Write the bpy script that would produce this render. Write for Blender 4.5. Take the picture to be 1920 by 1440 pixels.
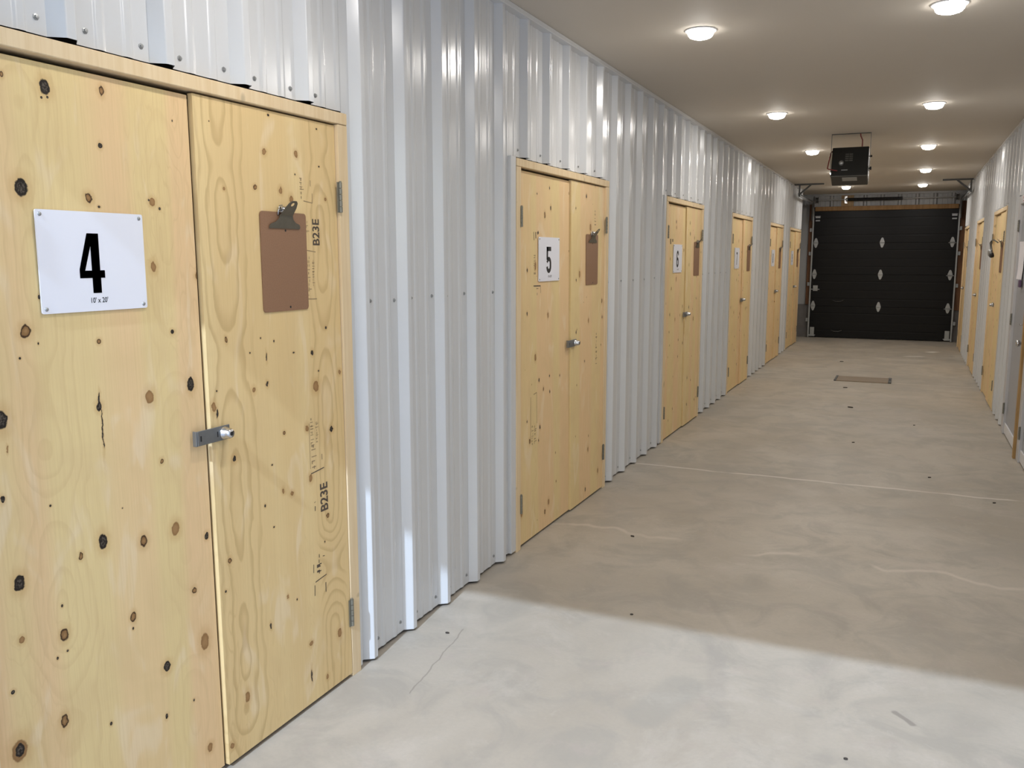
import bpy, bmesh, math, random
from mathutils import Vector, Matrix
PI = math.pi
random.seed(4)
scene = bpy.context.scene
COL = scene.collection
for o in list(bpy.data.objects):
    bpy.data.objects.remove(o)

# ------------------------------------------------------------------ camera
W = 2.726          # corridor width
HC = 2.813         # ceiling height
GY = 18.354        # plane of the far overhead door
cam_d = bpy.data.cameras.new('camera')
cam = bpy.data.objects.new('camera', cam_d); COL.objects.link(cam)
cam_d.sensor_fit = 'HORIZONTAL'; cam_d.sensor_width = 36.0
cam_d.lens = 36.0 * 1628.56 / 1920.0
cam_d.clip_start = 0.05; cam_d.clip_end = 300
YAW, PIT, ROL = 0.4241, -0.1447, -0.0004
fw = Vector((-math.sin(YAW)*math.cos(PIT), math.cos(YAW)*math.cos(PIT), math.sin(PIT)))
rt = Vector((math.cos(YAW), math.sin(YAW), 0)); up = rt.cross(fw)
r2 = rt*math.cos(ROL) + up*math.sin(ROL); u2 = r2.cross(fw)
m = Matrix((r2, u2, -fw)).transposed().to_4x4(); m.translation = Vector((1.8443, 0.0, 1.5873))
cam.matrix_world = m
scene.camera = cam

# ------------------------------------------------------------------ world, sun, exposure
SUN_EL = math.atan(0.863)
world = bpy.data.worlds.new('world'); scene.world = world
world.use_nodes = True
wn = world.node_tree.nodes; wl = world.node_tree.links
wn.clear()
wo = wn.new('ShaderNodeOutputWorld'); wb = wn.new('ShaderNodeBackground'); ws = wn.new('ShaderNodeTexSky')
ws.sky_type = 'NISHITA'; ws.sun_disc = False; ws.sun_elevation = SUN_EL; ws.sun_rotation = PI
ws.air_density = 1.0; ws.dust_density = 1.0; ws.ozone_density = 1.0
wl.new(ws.outputs[0], wb.inputs[0]); wl.new(wb.outputs[0], wo.inputs[0])
wb.inputs[1].default_value = 0.24
sd = bpy.data.lights.new('sun', 'SUN'); sd.energy = 3.3; sd.angle = math.radians(0.9); sd.color = (0.61, 0.77, 1.0)
sun = bpy.data.objects.new('sun', sd); COL.objects.link(sun)
sdir = Vector((-0.076, math.cos(SUN_EL), -math.sin(SUN_EL))).normalized()
sun.rotation_euler = sdir.to_track_quat('-Z', 'Y').to_euler()
sun.location = (1.4, -6, 6)
POT_STRENGTH = 292.0
POT_COLOR = (1.0, 0.955, 0.895, 1)
vs = scene.view_settings
vs.view_transform = 'Standard'; vs.look = 'None'; vs.exposure = 0.12; vs.gamma = 1.0; vs.use_curve_mapping = False

# ------------------------------------------------------------------ node helpers
class NT:
    def __init__(s, name):
        s.m = bpy.data.materials.new(name); s.m.use_nodes = True
        s.t = s.m.node_tree; s.t.nodes.clear()
        s.out = s.t.nodes.new('ShaderNodeOutputMaterial')
        s.b = s.t.nodes.new('ShaderNodeBsdfPrincipled')
        s.t.links.new(s.b.outputs[0], s.out.inputs[0])
    def n(s, typ, **kw):
        nd = s.t.nodes.new(typ)
        for k, v in kw.items(): setattr(nd, k, v)
        return nd
    def put(s, inp, v):
        if isinstance(v, bpy.types.NodeSocket): s.t.links.new(v, inp)
        elif isinstance(v, (tuple, list)) and len(v) == 3 and inp.type == 'RGBA': inp.default_value = (*v, 1)
        else: inp.default_value = v
    def obj(s):
        return s.n('ShaderNodeTexCoord').outputs['Object']
    def vm(s, op, a, b=None):
        nd = s.n('ShaderNodeVectorMath', operation=op); s.put(nd.inputs[0], a)
        if b is not None: s.put(nd.inputs[1], b)
        return nd.outputs['Value'] if op in ('LENGTH', 'DOT_PRODUCT', 'DISTANCE') else nd.outputs[0]
    def ma(s, op, a, b=None, c=None):
        nd = s.n('ShaderNodeMath', operation=op); s.put(nd.inputs[0], a)
        if b is not None: s.put(nd.inputs[1], b)
        if c is not None: s.put(nd.inputs[2], c)
        return nd.outputs[0]
    def noise(s, vec, scale, detail=2, rough=0.5, dist=0.0):
        nd = s.n('ShaderNodeTexNoise'); s.put(nd.inputs['Vector'], vec)
        nd.inputs['Scale'].default_value = scale; nd.inputs['Detail'].default_value = detail
        nd.inputs['Roughness'].default_value = rough; nd.inputs['Distortion'].default_value = dist
        return nd.outputs['Fac']
    def ramp(s, v, a, b, c=0.0, d=1.0, smooth=True):
        nd = s.n('ShaderNodeMapRange'); nd.interpolation_type = 'SMOOTHSTEP' if smooth else 'LINEAR'
        s.put(nd.inputs[0], v)
        for i, x in enumerate((a, b, c, d)): nd.inputs[i+1].default_value = x
        return nd.outputs[0]
    def mix(s, f, a, b, bl='MIX'):
        nd = s.n('ShaderNodeMix', data_type='RGBA', blend_type=bl)
        s.put(nd.inputs[0], f); s.put(nd.inputs[6], a); s.put(nd.inputs[7], b)
        return nd.outputs[2]
    def bump(s, h, strength=0.3, dist=0.002):
        nd = s.n('ShaderNodeBump'); nd.inputs['Strength'].default_value = strength; nd.inputs['Distance'].default_value = dist
        s.put(nd.inputs['Height'], h); s.put(s.b.inputs['Normal'], nd.outputs[0])
    def fin(s, color, rough=0.5, metal=0.0, spec=0.5):
        s.put(s.b.inputs['Base Color'], color); s.put(s.b.inputs['Roughness'], rough)
        s.b.inputs['Metallic'].default_value = metal; s.b.inputs['Specular IOR Level'].default_value = spec
        return s.m
def simple(name, col, rough=0.5, metal=0.0, var=0.08, scale=30, spec=0.5):
    t = NT(name); o = t.obj(); f = t.noise(o, scale, 3)
    c = t.mix(f, tuple(x*(1-var) for x in col), tuple(min(1, x*(1+var)) for x in col))
    return t.fin(c, rough, metal, spec)

M = {}
M['black'] = simple('black_print', (0.012, 0.012, 0.014), 0.5, 0, 0.2)
M['sign'] = simple('sign_white', (0.82, 0.83, 0.90), 0.35, 0, 0.01, 8)
M['chrome'] = simple('bright_steel', (0.62, 0.63, 0.65), 0.22, 1.0, 0.1)
M['galv'] = simple('galvanised_steel', (0.36, 0.37, 0.375), 0.42, 0.7, 0.15, 40)
M['hinge'] = simple('zinc_hinge', (0.24, 0.23, 0.19), 0.45, 0.6, 0.2, 40)
M['hasp'] = simple('hasp_steel', (0.20, 0.205, 0.205), 0.4, 0.6, 0.1, 60)
M['clip'] = simple('clip_nickel', (0.19, 0.175, 0.14), 0.4, 0.7, 0.15, 50)
M['darksteel'] = simple('dark_steel', (0.10, 0.10, 0.095), 0.5, 0.5, 0.2)
M['blackpaint'] = simple('black_paint', (0.012, 0.012, 0.013), 0.4, 0, 0.2)
M['case'] = simple('heater_case', (0.009, 0.010, 0.010), 0.4, 0.2, 0.2)
M['ring'] = simple('lamp_trim', (0.85, 0.85, 0.85), 0.4, 0, 0.01)
M['redcord'] = simple('red_cord', (0.18, 0.02, 0.02), 0.5, 0, 0.2)
M['concretewall'] = simple('stem_wall', (0.16, 0.15, 0.145), 0.9, 0, 0.25, 6)
M['dark'] = simple('dark_cavity', (0.03, 0.028, 0.025), 0.9, 0, 0.2)
M['greydoor'] = simple('grey_door_paint', (0.36, 0.37, 0.40), 0.4, 0, 0.04, 5)
M['greyframe'] = simple('grey_frame_paint', (0.52, 0.51, 0.52), 0.45, 0, 0.04, 5)
M['white'] = simple('white_trim', (0.70, 0.70, 0.72), 0.45, 0, 0.03, 5)
M['paper'] = simple('paper', (0.74, 0.72, 0.76), 0.7, 0, 0.05, 8)
M['purple'] = simple('purple_print', (0.09, 0.05, 0.11), 0.6, 0, 0.2, 30)
M['red'] = simple('red_print', (0.50, 0.17, 0.14), 0.6, 0, 0.2, 30)
M['ink'] = simple('stamp_ink', (0.085, 0.062, 0.045), 0.8, 0, 0.5, 120)
M['inkfaint'] = simple('faded_stamp_ink', (0.33, 0.23, 0.125), 0.8, 0, 0.2, 120)
M['crumb'] = simple('crumb', (0.05, 0.042, 0.035), 0.9, 0, 0.3)
M['drive'] = simple('driveway', (0.66, 0.67, 0.69), 0.9, 0, 0.15, 3)
def lens_mat(name, k):
    t = NT(name); t.fin((0.9, 0.9, 0.9), 0.4)
    t.b.inputs['Emission Color'].default_value = POT_COLOR
    t.b.inputs['Emission Strength'].default_value = POT_STRENGTH*k
    return t.m
M['lens'] = lens_mat('lamp_lens', 1.0); M['lens_side'] = lens_mat('lamp_lens_side', 0.06)
def metal_wall():
    t = NT('painted_steel_sheet'); o = t.obj()
    f = t.noise(o, 1.3, 3); g = t.noise(t.vm('MULTIPLY', o, (6, 6, 0.6)), 3, 2)
    c = t.mix(f, (0.615, 0.625, 0.64), (0.645, 0.655, 0.665))
    c = t.mix(t.ramp(g, 0.55, 0.9, 0, 0.25), c, (0.58, 0.585, 0.59))
    t.bump(t.noise(t.vm('MULTIPLY', o, (1, 9, 2.2)), 1.6, 2), 0.12, 0.003)
    return t.fin(c, 0.21, 0.0, 0.7)
M['metal'] = metal_wall()
M['endsheet'] = simple('end_wall_sheet', (0.36, 0.365, 0.37), 0.35, 0.0, 0.06, 3)
def ceiling_mat():
    t = NT('ceiling_board'); o = t.obj()
    c = t.mix(t.noise(o, 0.8, 4), (0.60, 0.555, 0.485), (0.65, 0.60, 0.53))
    t.bump(t.noise(o, 90, 2), 0.15, 0.002)
    return t.fin(c, 0.75, 0, 0.2)
M['ceil'] = ceiling_mat()
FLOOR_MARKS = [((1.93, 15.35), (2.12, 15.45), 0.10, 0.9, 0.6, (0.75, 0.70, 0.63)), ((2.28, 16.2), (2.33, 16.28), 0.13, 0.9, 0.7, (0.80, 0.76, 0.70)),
    ((0.265, 2.58), (0.193, 3.154), 0.004, 0.5, 0.55, (0.20, 0.18, 0.15)), ((1.90, 3.16), (1.955, 3.10), 0.016, 0.6, 0.6, (0.17, 0.15, 0.13)),
    ((1.10, 2.78), (1.17, 3.05), 0.10, 0.5, 0.40, (0.315, 0.295, 0.255)), ((1.30, 3.05), (1.22, 3.40), 0.05, 0.6, 0.30, (0.315, 0.285, 0.25)), ((1.25, 3.60), (1.05, 4.00), 0.03, 0.7, 0.25, (0.30, 0.27, 0.23))]
def floor_mat():
    t = NT('concrete_floor'); o = t.obj()
    sx = t.n('ShaderNodeSeparateXYZ'); t.put(sx.inputs[0], o)
    big = t.noise(t.vm('MULTIPLY', o, (1.0, 0.7, 1)), 0.9, 5, 0.6, 0.6)
    mid = t.noise(o, 3.2, 5, 0.62, 0.8); fine = t.noise(o, 60, 3, 0.7)
    c = t.mix(t.ramp(big, 0.3, 0.7), (0.375, 0.33, 0.268), (0.47, 0.42, 0.35))
    c = t.mix(t.ramp(mid, 0.42, 0.66, 0, 0.75), c, (0.335, 0.305, 0.258))
    c = t.mix(t.ramp(t.noise(t.vm('ADD', o, (7, 3, 0)), 2.1, 6, 0.7, 0.4), 0.5, 0.66, 0, 0.4), c, (0.51, 0.46, 0.395))
    c = t.mix(t.ramp(t.noise(t.vm('ADD', o, (1, 9, 0)), 5.5, 5, 0.7, 0.5), 0.55, 0.68, 0, 0.35), c, (0.41, 0.345, 0.30))
    c = t.mix(t.ramp(t.noise(o, 7, 4, 0.6, 1.5), 0.62, 0.78, 0, 0.3), c, (0.55, 0.50, 0.44))
    c = t.mix(t.ramp(fine, 0.3, 0.8, 0, 0.18), c, (0.30, 0.27, 0.24))
    wob = t.ma('MULTIPLY', t.ma('SUBTRACT', t.noise(t.vm('MULTIPLY', o, (1.2, 0, 0)), 2, 3), 0.5), 0.10)
    y = t.ma('ADD', sx.outputs[1], wob)
    brk = t.noise(t.vm('MULTIPLY', o, (3, 0.4, 0)), 1.2, 3)
    for yy, wd, a in ((6.42, 0.026, 0.65), (11.95, 0.035, 0.35)):
        d = t.ma('ABSOLUTE', t.ma('SUBTRACT', y, yy))
        ln = t.ma('MULTIPLY', t.ramp(d, 0.0, wd, a, 0), t.ramp(brk, 0.25, 0.5))
        c = t.mix(ln, c, (0.74, 0.68, 0.62))
    y2 = t.ma('ADD', sx.outputs[1], t.ma('MULTIPLY', t.ma('SUBTRACT', t.noise(t.vm('MULTIPLY', o, (1.4, 0, 0)), 1.1, 3), 0.5), 0.9))
    ln = t.ma('MULTIPLY', t.ramp(t.ma('ABSOLUTE', t.ma('SUBTRACT', y2, 4.72)), 0.0, 0.035, 0.4, 0), t.ramp(t.noise(o, 1.7, 2), 0.42, 0.55))
    c = t.mix(ln, c, (0.70, 0.62, 0.54))
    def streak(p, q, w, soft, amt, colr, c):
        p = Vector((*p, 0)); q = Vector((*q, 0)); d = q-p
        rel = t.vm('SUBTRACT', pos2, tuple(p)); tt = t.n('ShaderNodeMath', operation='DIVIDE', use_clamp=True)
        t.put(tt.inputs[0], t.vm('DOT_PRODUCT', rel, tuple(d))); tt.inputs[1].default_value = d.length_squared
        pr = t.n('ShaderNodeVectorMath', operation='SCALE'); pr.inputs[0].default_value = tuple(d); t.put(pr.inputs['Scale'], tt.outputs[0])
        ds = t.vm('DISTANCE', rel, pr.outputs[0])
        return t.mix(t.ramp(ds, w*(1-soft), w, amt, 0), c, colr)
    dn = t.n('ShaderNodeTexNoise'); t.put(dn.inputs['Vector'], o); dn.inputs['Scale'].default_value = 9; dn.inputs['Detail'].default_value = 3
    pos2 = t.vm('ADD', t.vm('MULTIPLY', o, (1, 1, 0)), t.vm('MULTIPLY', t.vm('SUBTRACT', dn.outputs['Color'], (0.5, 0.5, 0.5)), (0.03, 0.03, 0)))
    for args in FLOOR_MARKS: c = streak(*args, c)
    # dark scuffs
    sc = t.noise(t.vm('MULTIPLY', o, (2.2, 9, 1)), 2.3, 4, 0.7, 0.5)
    c = t.mix(t.ramp(sc, 0.68, 0.76, 0, 0.35), c, (0.25, 0.235, 0.21))
    t.bump(t.ma('ADD', mid, t.ma('MULTIPLY', fine, 0.3)), 0.12, 0.004)
    r = t.ramp(t.noise(o, 1.1, 4, 0.6), 0.35, 0.75, 0.46, 0.7)
    return t.fin(c, r, 0, 0.4)
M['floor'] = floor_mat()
def pine(name, a, b, sc=1.0):
    t = NT(name); o = t.obj()
    st = t.vm('MULTIPLY', o, (14*sc, 14*sc, 0.7*sc))
    f = t.noise(st, 3, 4, 0.6, 0.4)
    c = t.mix(t.ramp(f, 0.3, 0.7), a, b)
    k = t.noise(o, 9, 1); c = t.mix(t.ramp(k, 0.72, 0.78, 0, 0.6), c, tuple(x*0.45 for x in a))
    return t.fin(c, 0.6, 0, 0.3)
M['pine'] = pine('pine_lumber', (0.70, 0.53, 0.315), (0.77, 0.615, 0.40))
M['brownwood'] = pine('brown_treated_lumber', (0.115, 0.05, 0.022), (0.20, 0.095, 0.045))
M['beam'] = pine('fir_beam', (0.26, 0.145, 0.06), (0.36, 0.21, 0.09))
M['osb'] = pine('tan_board', (0.33, 0.22, 0.12), (0.42, 0.29, 0.16))
M['edgewood'] = pine('raw_wood_edge', (0.34, 0.20, 0.075), (0.46, 0.29, 0.12))

KN = {'dark': (0.016, 0.011, 0.008), 'core': (0.06, 0.048, 0.038), 'rim': (0.055, 0.026, 0.010), 'med': (0.27, 0.145, 0.055), 'pale': (0.36, 0.205, 0.085)}
def plywood(name, knots=None, tone=0, cath=0.5, seed=0.0, cols=()):
    """plywood face veneer; knots = [(y, z, ry, rz, type)] in object space, else scattered ones"""
    t = NT(name); o = t.obj()
    if seed is None:
        rnd = t.n('ShaderNodeObjectInfo').outputs['Random']
        cx = t.n('ShaderNodeCombineXYZ'); t.put(cx.inputs[1], t.ma('MULTIPLY', rnd, 37.0)); t.put(cx.inputs[2], t.ma('MULTIPLY', rnd, 91.0))
        o = t.vm('ADD', o, cx.outputs[0]); seed = 0
    flat = t.vm('MULTIPLY', o, (0, 1, 1))
    dn = t.n('ShaderNodeTexNoise'); t.put(dn.inputs['Vector'], flat); dn.inputs['Scale'].default_value = 70; dn.inputs['Detail'].default_value = 2
    wob = t.vm('MULTIPLY', t.vm('SUBTRACT', dn.outputs['Color'], (0.5, 0.5, 0.5)), (0, 0.012, 0.012))
    pw = t.vm('ADD', flat, wob)
    mins = {}
    if knots:
        for (ky, kz, ry, rz, ty) in knots:
            pos = pw if max(ry, rz) > 0.0065 else flat
            d = t.vm('LENGTH', t.vm('MULTIPLY', t.vm('SUBTRACT', pos, (0, ky, kz)), (0, 1/ry, 1/rz)))
            mins[ty] = d if ty not in mins else t.ma('MINIMUM', mins[ty], d)
    else:
        for ty, sc, rad, off in ((0, 6.0, 0.14, 3.0), (1, 4.6, 0.11, 9.0), (2, 5.0, 0.16, 17.0)):
            v = t.n('ShaderNodeTexVoronoi'); v.feature = 'F1'; v.voronoi_dimensions = '2D'
            sw = t.n('ShaderNodeSeparateXYZ'); t.put(sw.inputs[0], pw)
            cc = t.n('ShaderNodeCombineXYZ'); t.put(cc.inputs[0], sw.outputs[1]); t.put(cc.inputs[1], t.ma('MULTIPLY', sw.outputs[2], 0.62))
            t.put(v.inputs['Vector'], t.vm('ADD', cc.outputs[0], (off+seed, off*2+seed, 0))); v.inputs['Scale'].default_value = sc
            sep = t.n('ShaderNodeSeparateColor'); t.put(sep.inputs[0], v.outputs['Color'])
            rr = t.ma('MAXIMUM', t.ma('MULTIPLY', t.ma('SUBTRACT', sep.outputs[0], 0.58), rad), 0.0015)
            mins[ty] = t.ma('DIVIDE', v.outputs['Distance'], rr)
    d0 = mins.get(0); d1 = mins.get(1); d2 = mins.get(2)
    dall = t.ma('MINIMUM', t.ma('MINIMUM', d1, d2), d0)
    bend = t.ma('POWER', 2.718, t.ma('MULTIPLY', dall, -0.45))
    # --- grain: growth-ring bands, stretched along the height
    s1 = t.noise(t.vm('MULTIPLY', t.vm('ADD', flat, (seed, seed, seed)), (1, 5.5, 0.75)), 1.35, 3, 0.55, 0.35)
    s2 = t.noise(t.vm('MULTIPLY', t.vm('ADD', flat, (seed+5, 0, seed)), (1, 2.2, 0.30)), 1.2, 2)
    phase = t.ma('ADD', t.ma('MULTIPLY', s1, 58.0), t.ma('MULTIPLY', bend, 7.0))
    band = t.ma('ABSOLUTE', t.ma('SINE', phase))
    band = t.ramp(band, 0.0, 0.42, 1, 0)
    patch = t.ramp(s2, 0.46, 0.60)
    fineg = t.noise(t.vm('MULTIPLY', flat, (1, 170, 4)), 1.0, 3, 0.6)
    strip = t.noise(t.vm('MULTIPLY', t.vm('ADD', flat, (0, seed*3+0.37, 0)), (1, 4.2, 0.10)), 1.0, 1)
    if tone == 0:
        ca, cb, cg = (0.795, 0.56, 0.312), (0.775, 0.605, 0.305), (0.56, 0.37, 0.175)
    else:
        ca, cb, cg = (0.735, 0.54, 0.268), (0.785, 0.605, 0.315), (0.47, 0.305, 0.13)
    c = t.mix(t.ramp(strip, 0.44, 0.56), ca, cb)
    c = t.mix(t.ramp(t.noise(flat, 3.4, 3, 0.6, 0.8), 0.42, 0.68, 0, 0.40), c, (0.69, 0.51, 0.265))
    c = t.mix(t.ramp(t.noise(t.vm('MULTIPLY', flat, (1, 2.4, 0.8)), 4.5, 2, 0.5, 1.0), 0.56, 0.72, 0, 0.5), c, (0.84, 0.69, 0.48))
    c = t.mix(t.ma('MULTIPLY', t.ma('MULTIPLY', band, patch), cath), c, cg)
    c = t.mix(t.ramp(fineg, 0.35, 0.8, 0, 0.36), c, (0.64, 0.46, 0.22))
    sy = t.n('ShaderNodeSeparateXYZ'); t.put(sy.inputs[0], flat)
    for yc, hw, amt, fr in cols:
        zz = t.n('ShaderNodeCombineXYZ'); t.put(zz.inputs[2], sy.outputs[2]); zz.inputs[1].default_value = yc*3+seed
        dz = t.ma('MULTIPLY', t.ma('SUBTRACT', t.noise(zz.outputs[0], 1.25, 3, 0.45), 0.5), 0.70)
        yo = t.ma('SUBTRACT', sy.outputs[1], yc)
        yo = t.ma('ADD', yo, t.ma('MULTIPLY', t.ma('SUBTRACT', t.noise(t.vm('MULTIPLY', flat, (1, 3, 1)), 4, 3), 0.5), 0.060))
        R = t.ma('SQRT', t.ma('ADD', t.ma('MULTIPLY', yo, yo), t.ma('MULTIPLY', dz, dz)))
        sn = t.ma('FRACT', t.ma('MULTIPLY', R, fr))
        ring = t.ma('MULTIPLY', t.ramp(sn, 0.48, 0.88), t.ramp(sn, 0.90, 1.0, 1, 0))
        c = t.mix(t.ma('MULTIPLY', t.ma('MULTIPLY', ring, t.ramp(t.ma('ABSOLUTE', yo), hw*0.55, hw, 1, 0)), amt), c, cg)
    # --- stains bleeding under the knots, then the knots
    c = t.mix(t.ramp(dall, 0.9, 2.8, 0.40, 0), c, (0.52, 0.30, 0.115))
    c = t.mix(t.ramp(d2, 0.9, 1.12, 1, 0), c, t.mix(t.ramp(d2, 0.3, 1.0), KN['pale'], KN['med']))
    c = t.mix(t.ramp(d1, 0.95, 1.2, 1, 0), c, KN['rim'])
    c = t.mix(t.ramp(d1, 0.62, 0.85, 1, 0), c, t.mix(t.ramp(d1, 0.1, 0.6), KN['pale'], KN['med']))
    gr = t.ramp(t.noise(flat, 190, 2), 0.42, 0.6)
    c = t.mix(t.ramp(d0, 0.92, 1.12, 1, 0), c, t.mix(t.ma('MULTIPLY', t.ramp(d0, 0.5, 0.8, 1, 0), gr), KN['dark'], (0.10, 0.080, 0.062)))
    t.bump(t.ma('ADD', t.ma('MULTIPLY', fineg, 0.4), t.ramp(d0, 0.8, 1.0)), 0.25, 0.0015)
    return t.fin(c, 0.58, 0, 0.3)
LK = [(1.477,1.983,0.013,0.017,0),(1.395,1.747,0.016,0.02,0),(1.297,1.22,0.015,0.022,0),(1.877,1.226,0.012,0.02,0),(1.543,0.858,0.013,0.021,0),(1.305,0.829,0.014,0.019,0),(1.725,0.432,0.012,0.014,0),(1.269,0.426,0.012,0.017,0),(1.562,1.21,0.008,0.011,0),(1.565,1.226,0.003,0.02,0),(1.567,1.152,0.0025,0.05,0),(1.905,0.765,0.008,0.01,0),(1.821,1.382,0.006,0.006,0),(1.622,1.867,0.005,0.007,0),(1.282,1.038,0.005,0.008,0),(1.375,1.417,0.012,0.014,1),(1.673,0.819,0.012,0.015,1),(1.844,0.617,0.008,0.009,1),(1.621,0.622,0.008,0.012,1),(1.411,0.657,0.011,0.015,1),(1.391,0.438,0.009,0.016,1),(1.576,1.376,0.006,0.006,1),(1.754,1.025,0.006,0.007,1),(1.371,1.993,0.004,0.006,1),(1.638,2.001,0.008,0.011,1),(1.474,0.84,0.006,0.008,1),(1.577,1.735,0.01,0.011,1),(1.778,1.735,0.009,0.01,2),(1.727,1.211,0.014,0.018,2),(1.768,1.563,0.009,0.014,2),(1.928,1.536,0.008,0.012,2),(1.787,0.821,0.014,0.019,2),(1.874,0.446,0.016,0.025,2),(1.87,0.105,0.01,0.013,2),(1.298,0.691,0.007,0.008,2),(1.269,0.426,0.019,0.026,2),(1.305,1.151,0.002,0.008,2),(1.606,1.714,0.004,0.003,0),(1.467,1.958,0.003,0.003,0),(1.483,1.961,0.003,0.003,0),(1.767,1.74,0.003,0.003,0),(1.803,1.719,0.004,0.004,0),(1.867,1.96,0.002,0.003,0),(1.406,1.386,0.002,0.003,0),(1.356,1.356,0.003,0.003,0),(1.418,1.495,0.003,0.005,0),(1.402,0.991,0.003,0.003,0),(1.411,0.733,0.003,0.004,0),(1.387,0.606,0.003,0.004,0),(1.416,0.613,0.003,0.003,0),(1.618,0.59,0.003,0.004,0),(1.265,0.575,0.005,0.005,0),(1.526,0.361,0.004,0.005,0),(1.712,0.287,0.005,0.007,0),(1.817,0.285,0.003,0.004,0),(1.611,0.929,0.002,0.002,0)]
RK = [(2.524,0.978,0.009,0.01,0),(2.026,0.975,0.008,0.009,0),(2.43,1.264,0.006,0.009,0),(2.192,1.186,0.005,0.008,0),(2.194,1.273,0.003,0.013,0),(2.357,0.117,0.004,0.024,0),(2.155,0.382,0.004,0.01,0),(1.965,1.127,0.003,0.016,0),(1.984,0.664,0.007,0.008,1),(2.484,0.669,0.007,0.008,1),(2.017,1.343,0.004,0.008,1),(2.178,1.802,0.007,0.007,1),(2.265,1.012,0.006,0.006,1),(2.255,2.03,0.005,0.004,0),(2.228,1.915,0.009,0.009,2),(2.385,1.924,0.008,0.01,2),(2.042,1.789,0.005,0.005,2),(2.3,1.801,0.008,0.01,2),(2.352,1.777,0.009,0.011,2),(2.537,1.787,0.006,0.006,2),(2.128,1.175,0.008,0.009,2),(2.443,1.144,0.016,0.017,2),(2.585,1.177,0.008,0.008,2),(2.385,1.005,0.008,0.012,2),(1.952,1.147,0.009,0.014,2),(2.395,0.828,0.01,0.013,2),(2.248,0.818,0.006,0.009,2),(2.292,0.799,0.007,0.008,2),(2.247,0.45,0.005,0.007,2),(2.361,0.235,0.009,0.009,2),(2.53,0.206,0.011,0.016,2),(2.447,0.071,0.007,0.01,2),(2.03,0.195,0.01,0.018,2),(1.951,0.069,0.009,0.01,2),(2.171,1.335,0.003,0.003,0),(2.234,1.32,0.003,0.004,0),(2.119,1.293,0.003,0.003,0),(2.331,1.273,0.005,0.003,0),(2.513,1.343,0.005,0.005,0),(2.462,1.196,0.004,0.003,0),(1.967,1.194,0.003,0.003,0),(2.198,0.918,0.004,0.003,0),(2.155,0.792,0.004,0.005,0),(2.193,0.71,0.004,0.003,0),(2.461,0.578,0.003,0.004,0),(1.959,0.573,0.004,0.004,0),(2.294,0.423,0.003,0.004,0),(2.501,2.019,0.004,0.003,0),(2.507,1.895,0.004,0.003,0),(1.995,1.976,0.002,0.002,0),(2.376,1.858,0.003,0.003,0)]
DY4 = 1.93     # origin of door 4 along the wall
M['ply4a'] = plywood('plywood_left_leaf', [(y-DY4, z, a, b, k) for y, z, a, b, k in LK], 0, 0.22, 2.3, ((-0.52, 0.15, 0.20, 40.0), (-0.11, 0.10, 0.13, 36.0)))
M['ply4b'] = plywood('plywood_right_leaf', [(y-DY4, z, a, b, k) for y, z, a, b, k in RK], 1, 0.30, 7.1, ((0.10, 0.125, 0.46, 30.0), (0.575, 0.095, 0.42, 36.0)))
M['ply'] = plywood('plywood_door', None, 0, 0.25, None)
def board_mat():
    t = NT('hardboard'); o = t.obj()
    c = t.mix(t.noise(o, 220, 2), (0.235, 0.125, 0.070), (0.30, 0.17, 0.10))
    return t.fin(c, 0.45, 0, 0.4)
M['hardboard'] = board_mat()
def charcoal():
    t = NT('charcoal_woodgrain_steel'); o = t.obj()
    f = t.noise(t.vm('MULTIPLY', o, (1.5, 1, 26)), 3, 4, 0.6, 0.4)
    t.bump(f, 0.4, 0.002)
    return t.fin(t.mix(f, (0.003, 0.003, 0.0036), (0.005, 0.005, 0.006)), 0.38, 0, 0.2)
M['charcoal'] = charcoal()
def cover_mat():
    t = NT('cover_plate'); o = t.obj()
    f = t.noise(t.vm('MULTIPLY', o, (4, 40, 1)), 3, 3)
    return t.fin(t.mix(f, (0.20, 0.15, 0.10), (0.29, 0.225, 0.155)), 0.5, 0.1, 0.4)
M['cover'] = cover_mat()

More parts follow.
